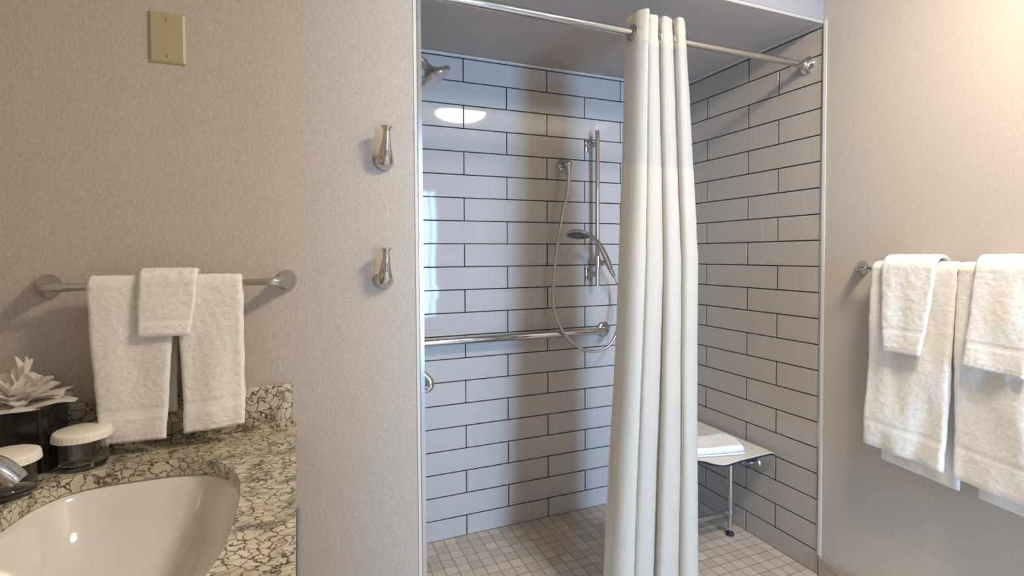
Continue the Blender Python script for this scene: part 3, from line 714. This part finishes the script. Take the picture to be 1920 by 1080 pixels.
# ------------------------------------------------------------ fold down seat with towel
SZ = .420
t = thing('shower_bench', 'fold down shower bench with white slatless top on the right tiled wall', 'shower seat', (-.2, -.4, 0))
t['label'] = 'fold down shower bench with pale top and steel leg on the right tiled wall'
bm = bmesh.new()
out = [(-.022, -.605), (-.036, -.621), (-.10, -.624), (-.20, -.628), (-.285, -.640), (-.315, -.634), (-.338, -.612), (-.352, -.580), (-.368, -.562), (-.385, -.548), (-.398, -.53), (-.40, -.51), (-.40, -.145), (-.39, -.13), (-.04, -.13), (-.022, -.145)]
def rnd_outline(o, n=5):
    pts2 = []; m_ = len(o)
    for i in range(m_):
        a, b, c, d = [Vector(o[(i+k) % m_]) for k in (-1, 0, 1, 2)]
        for k in range(n):
            s = k/n
            if (c-b).length > .08: pts2.append(b+(c-b)*s)
            else: pts2.append(.5*((2*b)+(c-a)*s*.6+(0*a)+((3*(c-b)*2-2*(c-a)*.6-(d-b)*.6))*s*s+((-2*(c-b)*2+(c-a)*.6+(d-b)*.6))*s**3))
    return pts2
ol = rnd_outline(out, 6)
vt = [bm.verts.new((p_.x, p_.y, SZ)) for p_ in ol]; vm = [bm.verts.new((p_.x, p_.y, SZ-.003)) for p_ in ol]; vb = [bm.verts.new((p_.x, p_.y, SZ-.012)) for p_ in ol]
bm.faces.new(vt); bm.faces.new(vb[::-1]).material_index = 1
for i in range(len(ol)):
    n = (i+1) % len(ol); bm.faces.new((vt[i], vm[i], vm[n], vt[n])); bm.faces.new((vm[i], vb[i], vb[n], vm[n])).material_index = 1
obj('seat_top', fixn(bm), [SEATM, SEATE], t, angle=30)
for y in (-.47, -.23):
    bm = tube([(-.008, y-.035, .333), (-.035, y-.035, .333), (-.055, y-.030, .338), (-.070, y-.020, .36), (-.075, y-.008, .395), (-.085, y-.002, .4065), (-.12, y, .4065), (-.42, y, .4065)], .0125, seg=20, n=8) if False else \
        tube([(-.008, y-.035, .333), (-.045, y-.035, .333), (-.075, y-.036, .350), (-.085, y-.037, .385), (-.105, y-.037, .3945), (-.16, y-.037, .395), (-.38, y-.037, .395)], .0120, seg=20)
    obj('frame_tube', fixn(bm), NICKEL, t)
    bm = lathe(bmesh.new(), [(0, 0), (.037, 0), (.038, .003), (.036, .008), (.026, .011), (.013, .012)], (-.0013, y-.035, .333), (-1, 0, 0)); obj('wall_flange', fixn(bm), NICKEL, t)
obj('frame_rail', cubebm(-.39, -.365, -.545, -.225, .378, .4075, bev=.003), NICKEL, t)
for x in (-.098, -.376):
    bm = tube([(x, -.465, .105), (x, -.465, .4075)], .0125, seg=24, n=1); lg = obj('leg', bm, NICKEL, t)
    bm = lathe(bmesh.new(), [(.0105, .1051), (.0105, .03), (.006, .029), (.006, .018), (0, .018)], (x, -.465, 0), seg=24); obj('leg_insert', fixn(bm), CHROME, lg)
    bm = lathe(bmesh.new(), [(0, .0015), (.016, .0015), (.0175, .005), (.016, .013), (.009, .020), (0, .021)], (x, -.465, 0), seg=28); obj('rubber_foot', fixn(bm), RUBBER, lg)
    bm = lathe(bmesh.new(), [(.0127, -.005), (.0155, -.004), (.0155, .006), (.0127, .007)], (x, -.465, .107), seg=24); obj('collar', fixn(bm), NICKEL, lg)
obj('crossbar', cubebm(-.364, -.110, -.4685, -.4615, .094, .116, bev=.001), NICKEL, t)
for x, y in ((-.072, -.555), (-.072, -.26)):
    bm = lathe(bmesh.new(), [(0, .0012), (.004, .001), (.005, .0)], (x, y, SZ), seg=16); obj('screw', fixn(bm), NICKEL, t)
# folded towel: folded slab with rounded right edge
bm = bmesh.new()
layers = [(.0010, .0032), (.0078, .0150)]
for L, (zo_, hh_) in enumerate(layers):
    z0 = SZ+zo_; NU, NV = 44, 44; gt, gb = [], []
    for j in range(NV+1):
        rt, rb = [], []
        for i in range(NU+1):
            u, v = i/NU, j/NV
            # corners: near-left, near-right, far-right, far-left
            a = Vector((-.39, -.535)).lerp(Vector((-.150, -.598+.006*L)), u); b = Vector((-.39, -.405)).lerp(Vector((-.090-.004*L, -.430)), u)
            p_ = a.lerp(b, v); p_.x += .012*math.sin(v*PI)*u; p_.y -= .006*math.sin(u*PI)
            ed = min(u, 1-u, v, 1-v); er = math.sqrt(max(0, 1-(1-min(1, ed/.085))**2)); h = hh_*er
            zz = z0+hh_+(.0010+.0030*L)*noise.noise(Vector((p_.x*14, p_.y*14, L*.2)))*er
            tz = noise.noise(Vector((p_.x*200, p_.y*200, L)))*.0006
            rt.append(bm.verts.new((p_.x, p_.y, zz+h+tz))); rb.append(bm.verts.new((p_.x, p_.y, max(z0, z0+hh_-h))))
        gt.append(rt); gb.append(rb)
    for j in range(NV):
        for i in range(NU):
            bm.faces.new((gt[j][i], gt[j][i+1], gt[j+1][i+1], gt[j+1][i])); bm.faces.new((gb[j][i], gb[j+1][i], gb[j+1][i+1], gb[j][i+1]))
    bo = lambda g_: g_[0]+[g_[j][NU] for j in range(1, NV+1)]+g_[NV][-2::-1]+[g_[j][0] for j in range(NV-1, 0, -1)]
    A_, B_ = bo(gt), bo(gb)
    for k in range(len(A_)): bm.faces.new((A_[k], B_[k], B_[(k+1) % len(A_)], A_[(k+1) % len(A_)]))
tag(obj('folded_towel', fixn(bm), TERRY, angle=60), 'white towel folded flat on the fold down shower bench', 'towel')
